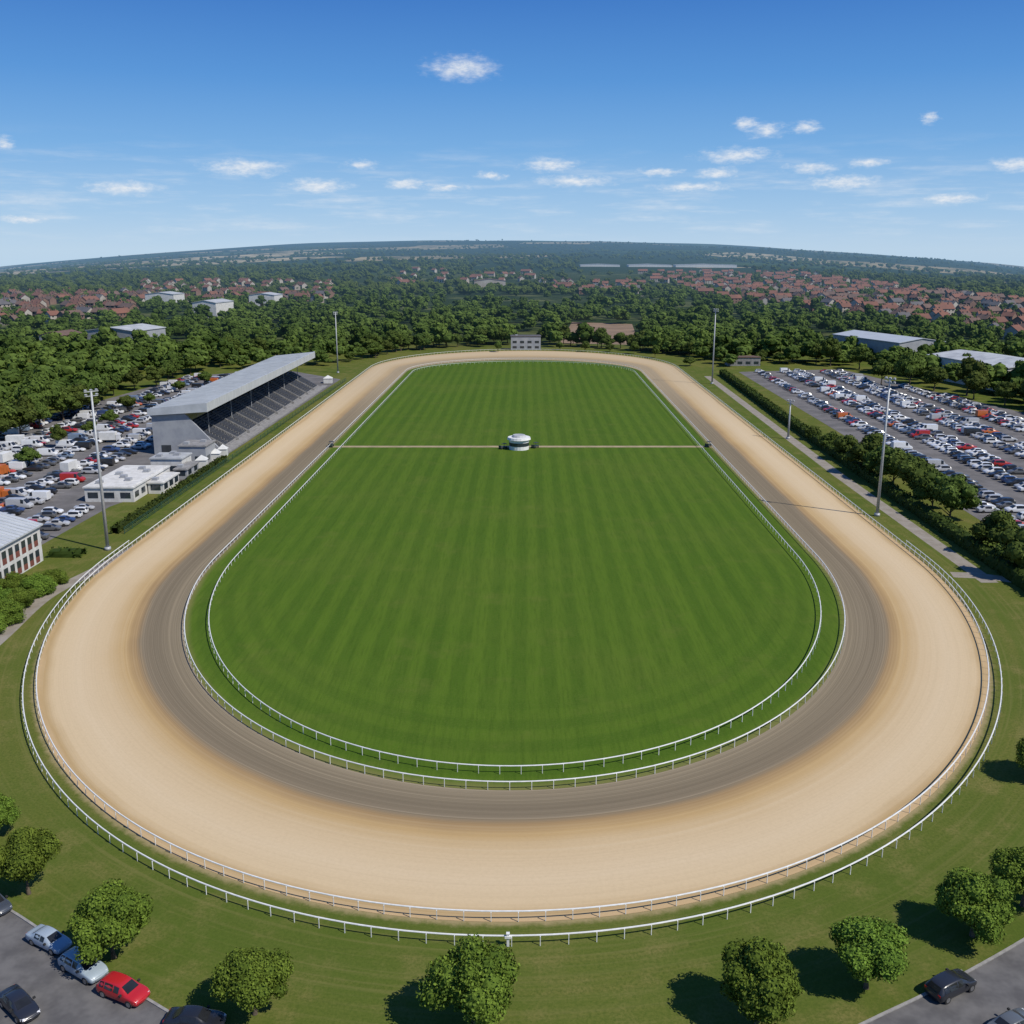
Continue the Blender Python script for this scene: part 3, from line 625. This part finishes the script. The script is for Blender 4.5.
ob('seat_row',a.mesh('seats',m_seat),parent=gs)
y=8.0
while y<L-3:
    a=Acc(); x1=7+NS*SW; a.hexa([(7,-.12,z0+.1),(x1,-.12,.3),(x1,.12,.3),(7,.12,z0+.1),(7,-.12,z0+1),(x1,-.12,1.2),(x1,.12,1.2),(7,.12,z0+1)]); ob('divider',a.mesh('divider',m_conc),(0,y,0),parent=gs); y+=13.6
RX=17.0
a=Acc(); a.hexa([(-1.2,-1.5,13.9),(RX,-1.5,15.6),(RX,L+2,15.6),(-1.2,L+2,13.9),(-1.2,-1.5,14.3),(RX,-1.5,16.1),(RX,L+2,16.1),(-1.2,L+2,14.3)])
y=-1.5
while y<L+2: a.hexa([(-1.2,y,14.3),(RX,y,16.1),(RX,y+.2,16.1),(-1.2,y+.2,14.3),(-1.2,y,14.48),(RX,y,16.28),(RX,y+.2,16.28),(-1.2,y+.2,14.48)]); y+=2.4
ob('roof',a.mesh('roof',m_roofg),parent=gs)
a=Acc(); a.box(RX,RX+.5,-1.9,L+2,13.6,16.4); a.hexa([(-1.2,-1.9,12.4),(RX,-1.9,13.6),(RX,-1.5,13.6),(-1.2,-1.5,12.4),(-1.2,-1.9,14.6),(RX,-1.9,16.4),(RX,-1.5,16.4),(-1.2,-1.5,14.6)]); ob('fascia',a.mesh('fascia',m_roofg),parent=gs)
a=Acc(); a.box(0,.5,0,L,7.2,14.0); a.box(.5,7,.0,.4,7.2,14.2); ob('back_wall',a.mesh('backwall',m_clad),parent=gs)
a=Acc(); a.box(-.4,9,-.9,-.15,0,14.0); a.hexa([(9,-.9,0),(20.4,-.9,0),(20.4,-.15,0),(9,-.15,0),(9,-.9,14.0),(20.4,-.9,1.6),(20.4,-.15,1.6),(9,-.15,14.0)])
ob('end_wall',a.mesh('endwall',m_clad),parent=gs)
a=Acc(); a.box(6.2,6.5,1,L-1,7.6,13.6); a.box(6.5,9,1,L-1,12.2,13.8); ob('window',a.mesh('glass',m_win),parent=gs)
for i in range(6):
    y=14+i*(L-28)/5; c=Acc(); c.tube((12.5,0,4.2),(12.5,0,15.2),.14,.14,8); ob('column',c.mesh('column',m_clad),(0,y,0),parent=gs)
for i in range(14):
    y=6+i*(L-12)/13; boxpart('window',gs,-.06,-.02,y-2.5,y+2.5,9.2,11.6,m_win)
boxpart('door',gs,2,5,-.98,-.91,.1,3.0,m_dark)
def flatbuilding(x,y,w,d,h,rot,label,wall=None,roof=None,win=True,name='building',units=4,cat='building'):
    wall=wall or m_wall; roof=roof or m_roofw
    r=empty(name,(x,y,0),rot,label=label,category=cat)
    a=Acc(); a.box(0,w,0,d,0,h); ob('wall',a.mesh('wall',wall),parent=r)
    a=Acc(); a.box(-.3,w+.3,-.3,d+.3,h,h+.35); a.box(.3,w-.3,.3,d-.3,h+.35,h+.5); ob('roof',a.mesh('roof',roof),parent=r)
    for i in range(units):
        ux=w*(.15+.7*((i*37)%10)/10); uy=d*(.1+.8*i/max(units,1)); boxpart('roof_unit',r,ux,ux+1.5,uy,uy+1.6,h+.5,h+1.2,m_clad)
    if win:
        fl=max(1,int(h//3.4))
        for side in(0,1):
            Ln=d if side else w; n=max(1,int(Ln//4))
            for f in range(fl):
                z=1.0+f*3.3
                for i in range(n):
                    c=(i+.5)*Ln/n
                    if side==0: boxpart('window',r,c-1.3,c+1.3,-.05,.02,z,z+1.5,m_win)
                    else: boxpart('window',r,w-.02,w+.05,c-1.3,c+1.3,z,z+1.5,m_win)
    return r
flatbuilding(-1.75*H,3.98*H,12.5,26,3.6,-.02,'low wide white flat-roofed clubhouse beside the car park',roof=m_wall,name='clubhouse',cat='clubhouse',units=6)
flatbuilding(-1.54*H,4.12*H,4,12,2.8,-.02,'small white flat-roofed annexe beside the clubhouse',roof=m_wall,name='annexe',units=1)
flatbuilding(-1.52*H,4.40*H,3.5,10,2.6,-.02,'small grey kiosk annexe beside the clubhouse',wall=m_clad,roof=m_conc,name='annexe',units=1)
flatbuilding(-1.66*H,4.50*H,9,8,4.4,-.02,'white flat-roofed block behind the clubhouse',name='building',units=3)
flatbuilding(-1.60*H,4.72*H,8,9,5.4,-.02,'dark glazed entrance block next to the grandstand',wall=m_clad,roof=m_conc,name='building',units=2)
m_tent=pmat('tent_canvas',(.62,.62,.60),(.52,.52,.50),.5,.7)
for (tx,ty,tw) in [(-1.475,4.66,3),(-1.455,4.82,2.8),(-1.45,4.93,2.6),(-1.43,7.78,4)]:
    r=empty('marquee_tent',(tx*H,ty*H,.02),.1,label='small white canvas tent beside the grandstand',category='tent',group='white tents near the grandstand')
    c=Acc(); c.box(-tw/2,tw/2,-tw/2,tw/2,0,2.3); ob('tent_wall',c.mesh('tent_wall',m_tent),parent=r)
    c=Acc(); e_=tw/2+.2
    for q_ in (((-e_,-e_),(e_,-e_)),((e_,-e_),(e_,e_)),((e_,e_),(-e_,e_)),((-e_,e_),(-e_,-e_))): c.tri([(*q_[0],2.3),(*q_[1],2.3),(0,0,3.7)])
    ob('tent_roof',c.mesh('tent_roof',m_tent),parent=r)
p=resample(np.array(SC([(-1.41,3.5),(-1.39,4.3),(-1.375,5.0),(-1.345,6.4),(-1.31,7.9)])),4.5); fr=empty('mesh_fence',(p[0][0],p[0][1],0),label='dark green perimeter fence between terrace and sand track',category='fence')
for i in range(len(p)-1):
    x1,y1=p[i+1]-p[i]; c=Acc()
    for zz in (.25,.7,1.15,1.5): c.hexa([(-.03,0,zz),(.03,0,zz),(x1+.03,y1,zz),(x1-.03,y1,zz),(-.03,0,zz+.09),(.03,0,zz+.09),(x1+.03,y1,zz+.09),(x1-.03,y1,zz+.09)])
    ob('panel',c.mesh('panel',m_green),(p[i][0]-p[0][0],p[i][1]-p[0][1],0),parent=fr)
c=Acc(); c.tube((0,0,0),(0,0,1.7),.07,.07,6); fpm=c.mesh('fence_post',m_green)
for q_ in p: ob('post',fpm,(q_[0]-p[0][0],q_[1]-p[0][1],0),parent=fr)
b=empty('office_building',(-1.56*H,3.18*H,0),-.03,label='two-storey white building with pale pitched roof and brown window panels',category='building')
a=Acc(); a.box(-16,0,-46,0,0,7.6); a.tri([(-16,0,7.6),(0,0,7.6),(-8,0,9.9)]); a.tri([(0,-46,7.6),(-16,-46,7.6),(-8,-46,9.9)]); ob('wall',a.mesh('wall',m_wall),parent=b)
a=Acc()
for s_ in(0,1):
    x0,x1=(.6,-8) if s_==0 else(-16.6,-8)
    a.hexa([(x0,-46.5,7.45),(x0,.5,7.45),(x1,.5,9.95),(x1,-46.5,9.95),(x0,-46.5,7.75),(x0,.5,7.75),(x1,.5,10.25),(x1,-46.5,10.25)])
    y=-46
    while y<0:
        a.hexa([(x0,y,7.75),(x0,y+.12,7.75),(x1,y+.12,10.25),(x1,y,10.25),(x0,y,7.87),(x0,y+.12,7.87),(x1,y+.12,10.37),(x1,y,10.37)]); y+=1.5
ob('roof',a.mesh('roof',m_roofg),parent=b)
m_wbr=pmat('brown_panel',(.20,.07,.05),(.14,.05,.04),.5,.7)
for f in range(2):
    for i in range(9,18):
        y=-44.5+i*2.45; boxpart('window',b,-.01,.06,y,y+1.5,1.5+f*3.4,2.9+f*3.4,m_win); boxpart('window_panel',b,-.01,.05,y,y+1.5,.3+f*3.4,1.5+f*3.4,m_wbr)
def shed(u,v,w,d,h,rot,label,roof=m_roofw,wall=m_clad,rise=2.):
    x,y=G(u,v); r=empty('warehouse',(x,y,0),rot,label=label,category='warehouse')
    a=Acc(); a.box(-w/2,w/2,0,d,0,h); a.tri([(-w/2,0,h),(w/2,0,h),(0,0,h+rise)]); a.tri([(w/2,d,h),(-w/2,d,h),(0,d,h+rise)]); ob('wall',a.mesh('wall',wall),parent=r)
    a=Acc()
    for s_ in(1,-1):
        a.hexa([(s_*(w/2+.5),-.5,h-.1),(s_*(w/2+.5),d+.5,h-.1),(0,d+.5,h+rise+.1),(0,-.5,h+rise+.1),(s_*(w/2+.5),-.5,h+.25),(s_*(w/2+.5),d+.5,h+.25),(0,d+.5,h+rise+.45),(0,-.5,h+rise+.45)])
    ob('roof',a.mesh('roof',roof),parent=r)
    n=min(4,max(2,int(w//9)))
    for i in range(n): c=-w/2+(i+.5)*w/n; boxpart('door',r,c-2,c+2,-.06,.02,0,min(h-1,4),m_dark)
shed(920,364,30,62,12,.30,'large warehouse with grey metal roof among trees',roof=m_roofg)
shed(1040,392,36,60,11,.2,'white warehouse with flat pale roof beyond the car park',wall=m_wall)
shed(112,352,34,34,13,-.25,'wide industrial shed with pale roof among trees')
shed(52,352,16,22,10,-.2,'small brown shed with pale roof among trees',roof=m_tile2)
shed(205,318,24,36,14,-.2,'white industrial building among trees',wall=m_wall)
shed(160,306,34,30,13,-.1,'white industrial building among distant houses',wall=m_wall)
shed(262,306,30,30,12,-.1,'pale flat building among distant houses',wall=m_wall)
shed(490,290,50,30,14,.05,'distant pale brick building above the trees',roof=m_tile2,wall=m_hwall,rise=3)
for u,w_ in((600,110),(650,120),(706,170)):
    shed(u,273,w_,50,22,0,'very long low white warehouse in the far distance',wall=m_wall)
x,y=G(525,350); flatbuilding(x-9,y,19,9,8.5,0,'small judges building with dark upper windows beyond the far bend',wall=m_clad,roof=m_slate,name='judges_building',units=1)
x,y=G(742,366); flatbuilding(x-8,y,18,8,4.5,0,'small brown-roofed pavilion beyond the far bend',wall=m_conc,roof=m_tile2,name='pavilion',units=1)
px_,py_=G(519,449); r=empty('infield_kiosk',(px_,py_,.05),0,label='small round white pavilion on the infield beside the dirt path',category='pavilion')
def disc(r0,r1,z0,z1,k=20):
    a=Acc(); a.tube((0,0,z0),(0,0,z1),r0,r1,k); return a
ob('wall',disc(3.2,3.2,0,3.2).mesh('wall',m_white),parent=r); ob('window',disc(3.25,3.25,1.2,2.3).mesh('window',m_win),parent=r)
ob('roof',disc(3.8,3.6,3.2,3.9).mesh('roof',m_white),parent=r); ob('lantern',disc(2.4,2.0,3.9,4.6,14).mesh('lantern',m_roofw),parent=r)
m_gate=pmat('machine_green',(.03,.05,.04),(.05,.06,.06),1,.5)
for u,v,lab in((331,447,'small dark utility cart at the end of the infield path'),(708,447,'small dark utility cart at the end of the infield path'),(503,449,'dark utility cart beside the round pavilion'),(535,448,'dark utility cart beside the round pavilion')):
    x,y=G(u,v); r=empty('utility_cart',(x,y,.06),rng.uniform(0,3),.8,label=lab,category='cart')
    a=Acc(); a.box(-1.6,1.6,-.8,.8,.5,1.0); a.box(-1.6,-1.4,-.8,.8,1.0,1.5); ob('body',a.mesh('body',m_gate),parent=r)
    a=Acc(); a.box(-.2,1.5,-.8,.8,2.0,2.1)
    for q_ in((-.1,-.7),(-.1,.7),(1.4,-.7),(1.4,.7)): a.tube((q_[0],q_[1],1.0),(q_[0],q_[1],2.0),.04,.04,6)
    ob('canopy',a.mesh('canopy',m_dark),parent=r)
    for wx in(-1.1,1.1):
        for wy in(-.8,.8): e=ob('wheel',TY,(wx,wy,.33),parent=r)
m_pole=pmat('galvanised_steel',(.42,.43,.44),(.34,.35,.36),2,.5,metal=.2)
def flood(u,v,h,label,heads=6):
    x,y=G(u,v); r=empty('floodlight_mast',(x,y,0),rng.uniform(-.1,.1)+(.9 if u<512 else -.9),label=label,category='floodlight',group='tall floodlight masts around the track')
    a=Acc(); a.tube((0,0,0),(0,0,h),.38,.2,12); a.tube((0,0,0),(0,0,.7),.7,.65,12); ob('mast',a.mesh('mast',m_pole,True),parent=r)
    a=Acc(); a.box(-1.5,1.5,-.08,.08,h-.15,h+.05); a.box(-1.3,1.3,-.08,.08,h-1.05,h-.9); a.box(-.1,.1,-.12,.12,h-1.3,h+.1); ob('bracket',a.mesh('bracket',m_pole),parent=r)
    for i in range(heads):
        cx=-1.15+(i%3)*1.15; cz=h+.1-(i//3)*.9; l=Acc(); l.hexa([(cx-.3,.1,cz-.25),(cx+.3,.1,cz-.25),(cx+.2,.4,cz-.1),(cx-.2,.4,cz-.1),(cx-.3,-.15,cz+.15),(cx+.3,-.15,cz+.15),(cx+.2,.3,cz+.3),(cx-.2,.3,cz+.3)])
        ob('lamp_head',l.mesh('lamp_head',m_pole),parent=r)
flood(108,550,34,'tall grey floodlight mast beside the clubhouse'); flood(877,516,33,'tall grey floodlight mast on the grass outside the sand track')
flood(338,373,31,'tall floodlight mast near the end of the grandstand'); flood(712,384,35,'tall floodlight mast near the far bend')
flood(788,439,13,'short lamp mast on the grass outside the track',3); flood(588,345,10,'short lamp mast beyond the far bend',3)
x,y=G(508,946); r=empty('rail_gate_post',(x,y,0),0,label='white gate post standing at the outer running rail',category='gate post')
a=Acc(); a.box(-.12,.12,-.12,.12,0,1.3); a.box(-.16,.16,-.16,.16,1.3,1.4); ob('post',a.mesh('post',m_white),parent=r); a=Acc(); a.box(-.3,.3,-.2,-.13,.9,1.15); ob('board',a.mesh('board',m_white),parent=r)
# ------------------------------------------------------------- houses
def house_acc(w,d,h,rise):
    a=Acc(); a.box(-w/2,w/2,-d/2,d/2,-1,h,0); a.tri([(-w/2,-d/2,h),(-w/2,0,h+rise),(-w/2,d/2,h)][::-1],0); a.tri([(w/2,-d/2,h),(w/2,d/2,h),(w/2,0,h+rise)],0)
    for s_ in(1,-1): a.hexa([(-w/2-.4,s_*(d/2+.5),h-.3),(w/2+.4,s_*(d/2+.5),h-.3),(w/2+.4,0,h+rise),(-w/2-.4,0,h+rise),(-w/2-.4,s_*(d/2+.5),h),(w/2+.4,s_*(d/2+.5),h),(w/2+.4,0,h+rise+.3),(-w/2-.4,0,h+rise+.3)],1)
    for cx in(-w*.3,w*.3): a.box(cx-.5,cx+.5,-.5,.5,h+rise-.8,h+rise+1.3,2)
    n=int(w//3.5)
    for f in range(2):
        for i in range(n):
            c=-w/2+(i+.5)*w/n
            for s_ in(1,-1): a.box(c-.7,c+.7,s_*(d/2+.01)-.04,s_*(d/2+.01)+.04,1+f*2.7,2.3+f*2.7,3)
    return a
HA=[house_acc(9,8,5.4,3.0),house_acc(13,8.5,5.6,3.2),house_acc(19,9,5.8,3.4)]
tiles=[m_tile,m_tile,m_tile2,m_slate]; walls=[m_brick,m_hwall,m_brick,m_hwall]
HM=[[a.mesh('house',[walls[k],tiles[k],m_brick,m_win]) for k in range(4)] for a in HA]
houses=[]
for zi,cn in [(0,75),(1,85),(2,26),(3,320),(4,30)]:
    poly=HZ[zi]; us=[p[0] for p in poly]; vs_=[p[1] for p in poly]; k=0;tr=0
    while k<cn and tr<9000:
        tr+=1
        u=rng.uniform(min(us)-20,max(us))
        v=250+math.exp(rng.uniform(math.log(min(vs_)-250),math.log(max(vs_)-250)))
        if not inpoly(u,v,poly): continue
        x,y=G(u,v)
        ang=math.sin(x*.002)*.5+math.cos(y*.0015)*.4
        ca,sa=math.cos(ang),math.sin(ang); lx,ly=x*ca+y*sa,-x*sa+y*ca; ly=round(ly/42)*42; lx=round(lx/26)*26; x,y=lx*ca-ly*sa,lx*sa+ly*ca
        x+=rng.normal()*4; y+=rng.normal()*6; ang+=rng.normal()*.2+(math.pi/2 if rng.random()<.25 else 0)
        if any(abs(x-h[0])+abs(y-h[1])<22 for h in houses): continue
        houses.append((x,y,ang,int(rng.choice(3,p=[.5,.38,.12])),int(rng.choice(4,p=[.36,.16,.34,.14])))); k+=1
houses.sort(key=lambda h:math.hypot(h[0],h[1]))
labs=['red brick house with orange clay tile roof','pale rendered house with orange clay tile roof','red brick house with brown tile roof','pale house with dark slate roof']
for i,(x,y,ang,a_,k_) in enumerate(houses[:290]):
    ob('house',HM[a_][k_],(x,y,float(terr(np.array(x),np.array(y)))),ang,scale=1.12,label=labs[k_]+' among suburban trees',category='house',group='suburban houses beyond the racetrack')
if len(houses)>290:
    VV=[];FQ=[];FT=[];mq=[];mt=[];c0=0
    for (x,y,ang,a_,k_) in houses[290:]:
        a=HA[a_]; v=np.array(a.V)*1.12; ca,sa=math.cos(ang),math.sin(ang); w=v.copy(); w[:,0]=v[:,0]*ca-v[:,1]*sa+x;w[:,1]=v[:,0]*sa+v[:,1]*ca+y; w[:,2]+=float(terr(np.array(x),np.array(y)))
        VV.append(w);FQ.append(np.array(a.Q)+c0);FT.append(np.array(a.T)+c0);mq+=a.mq;mt+=a.mt;c0+=len(w)
    ob('distant_houses',mk('houses',np.concatenate(VV),[np.concatenate(FQ),np.concatenate(FT)],[m_hwall,m_tile,m_brick,m_win],mq+mt),kind='stuff',label='tiny distant red-roofed houses scattered among trees',category='houses')
# ------------------------------------------------------------- light and sky
sv=Vector((.72,-.45,1.0)).normalized()
sun=bpy.data.lights.new('sun','SUN'); sun.energy=4.7; sun.angle=math.radians(.5); sun.color=(1,.95,.86)
so=bpy.data.objects.new('sun',sun); COL.objects.link(so); so.rotation_euler=sv.to_track_quat('Z','Y').to_euler()
el=math.asin(sv.z); azs=math.atan2(sv.x,sv.y)
w=bpy.data.worlds.new('World'); scene.world=w; w.use_nodes=True; nt=w.node_tree; nt.nodes.clear()
sky=nd(nt,'ShaderNodeTexSky',sky_type='NISHITA',sun_disc=False,sun_elevation=el,sun_rotation=azs,altitude=100,air_density=1.0,dust_density=.3,ozone_density=1.5)
tc=nd(nt,'ShaderNodeTexCoord').outputs['Generated']; sx=nd(nt,'ShaderNodeSeparateXYZ',{0:tc})
azn=M(nt,'ARCTAN2',sx.outputs[0],sx.outputs[1]); eln=M(nt,'ARCSINE',sx.outputs[2])
vec=nd(nt,'ShaderNodeCombineXYZ',{0:azn,1:eln}).outputs[0]
wn=nd(nt,'ShaderNodeTexNoise',{'Vector':mapping(nt,vec,(60,130,1)),'Scale':1.0,'Detail':4.0,'Roughness':.65}).outputs['Color']
wv=nd(nt,'ShaderNodeVectorMath',{0:wn,1:(.5,.5,.5)},operation='SUBTRACT').outputs[0]
wv=mapping(nt,wv,(.030,.008,0))
dv=nd(nt,'ShaderNodeVectorMath',{0:vec,1:wv},operation='ADD').outputs[0]
CL=[(462,68,36,8),(243,167,42,6),(125,188,38,5),(318,186,34,5),(550,165,30,5),(575,181,46,4),(737,155,38,5),(765,131,20,5),(805,127,15,4),(745,123,12,4),(870,163,22,3),(812,168,26,4),(845,183,40,5),(950,199,32,3.5),(1015,165,22,4.5),(3,143,11,5),(490,176,14,3),(660,172,22,3),(405,184,20,4),(362,165,18,3),(930,118,8,3.5),(25,219,26,2.5),(690,187,40,3.5),(718,173,22,4),(445,187,26,3)]
acc=None
for u,v,a_,b_ in CL:
    d=Vector(((u-512)/F,cp+(512-v)/F*sp,(512-v)/F*cp-sp)).normalized(); ca_=math.atan2(d.x,d.y); ce=math.asin(d.z)
    s=nd(nt,'ShaderNodeVectorMath',{0:dv,1:(1000/a_,1000/(b_*1.5),0),2:(-ca_*1000/a_,-ce*1000/(b_*1.5),0)},operation='MULTIPLY_ADD').outputs[0]
    l=nd(nt,'ShaderNodeVectorMath',{0:s},operation='LENGTH').outputs['Value']
    acc=l if acc is None else M(nt,'MINIMUM',acc,l)
acc=M(nt,'SUBTRACT',1.0,acc)
dn=noise(nt,mapping(nt,vec,(90,230,1)),1.0,4,.65)
cm=MR(nt,M(nt,'ADD',acc,M(nt,'MULTIPLY',M(nt,'SUBTRACT',dn,.5),1.2)),-.2,1.25)
wisp=M(nt,'MULTIPLY',MR(nt,noise(nt,mapping(nt,vec,(10,80,1)),1.0,4,.62),.45,.75),M(nt,'MULTIPLY',MR(nt,eln,.0,.03),MR(nt,eln,.11,.05)))
cm=M(nt,'MAXIMUM',M(nt,'MULTIPLY',cm,.85),M(nt,'MULTIPLY',wisp,.38))
rmp=nd(nt,'ShaderNodeValToRGB',{0:sx.outputs[2]}); cr=rmp.color_ramp
cr.elements[0].position=0; cr.elements[0].color=(.48,.66,.85,1); cr.elements[1].position=1; cr.elements[1].color=(.03,.10,.34,1)
for p_,c_ in((.035,(.34,.56,.83)),(.09,(.17,.41,.77)),(.15,(.082,.29,.69)),(.215,(.040,.19,.58)),(.4,(.04,.16,.50))):
    e=cr.elements.new(p_); e.color=c4(c_)
rm=nd(nt,'ShaderNodeVectorMath',{0:rmp.outputs[0],3:10.0},operation='SCALE').outputs[0]
base=MIX(nt,.9,sky.outputs[0],rm)
cc=MIX(nt,MR(nt,dn,.35,.65),(7.0,7.6,8.4),(8.8,8.9,9.0))
col=MIX(nt,cm,base,cc)
bg=nd(nt,'ShaderNodeBackground',{'Color':col,'Strength':.10}); o=nd(nt,'ShaderNodeOutputWorld'); nt.links.new(bg.outputs[0],o.inputs[0])
# ------------------------------------------------------------- camera
cam=bpy.data.cameras.new('camera'); co=bpy.data.objects.new('camera',cam); COL.objects.link(co); scene.camera=co
co.location=(0,0,H); co.rotation_euler=(math.pi/2-P,0,0); cam.sensor_width=36; cam.lens=36*F/1024; cam.clip_end=40000; cam.clip_start=.5
scene.view_settings.view_transform='Standard'; scene.view_settings.look='None'; scene.view_settings.exposure=0
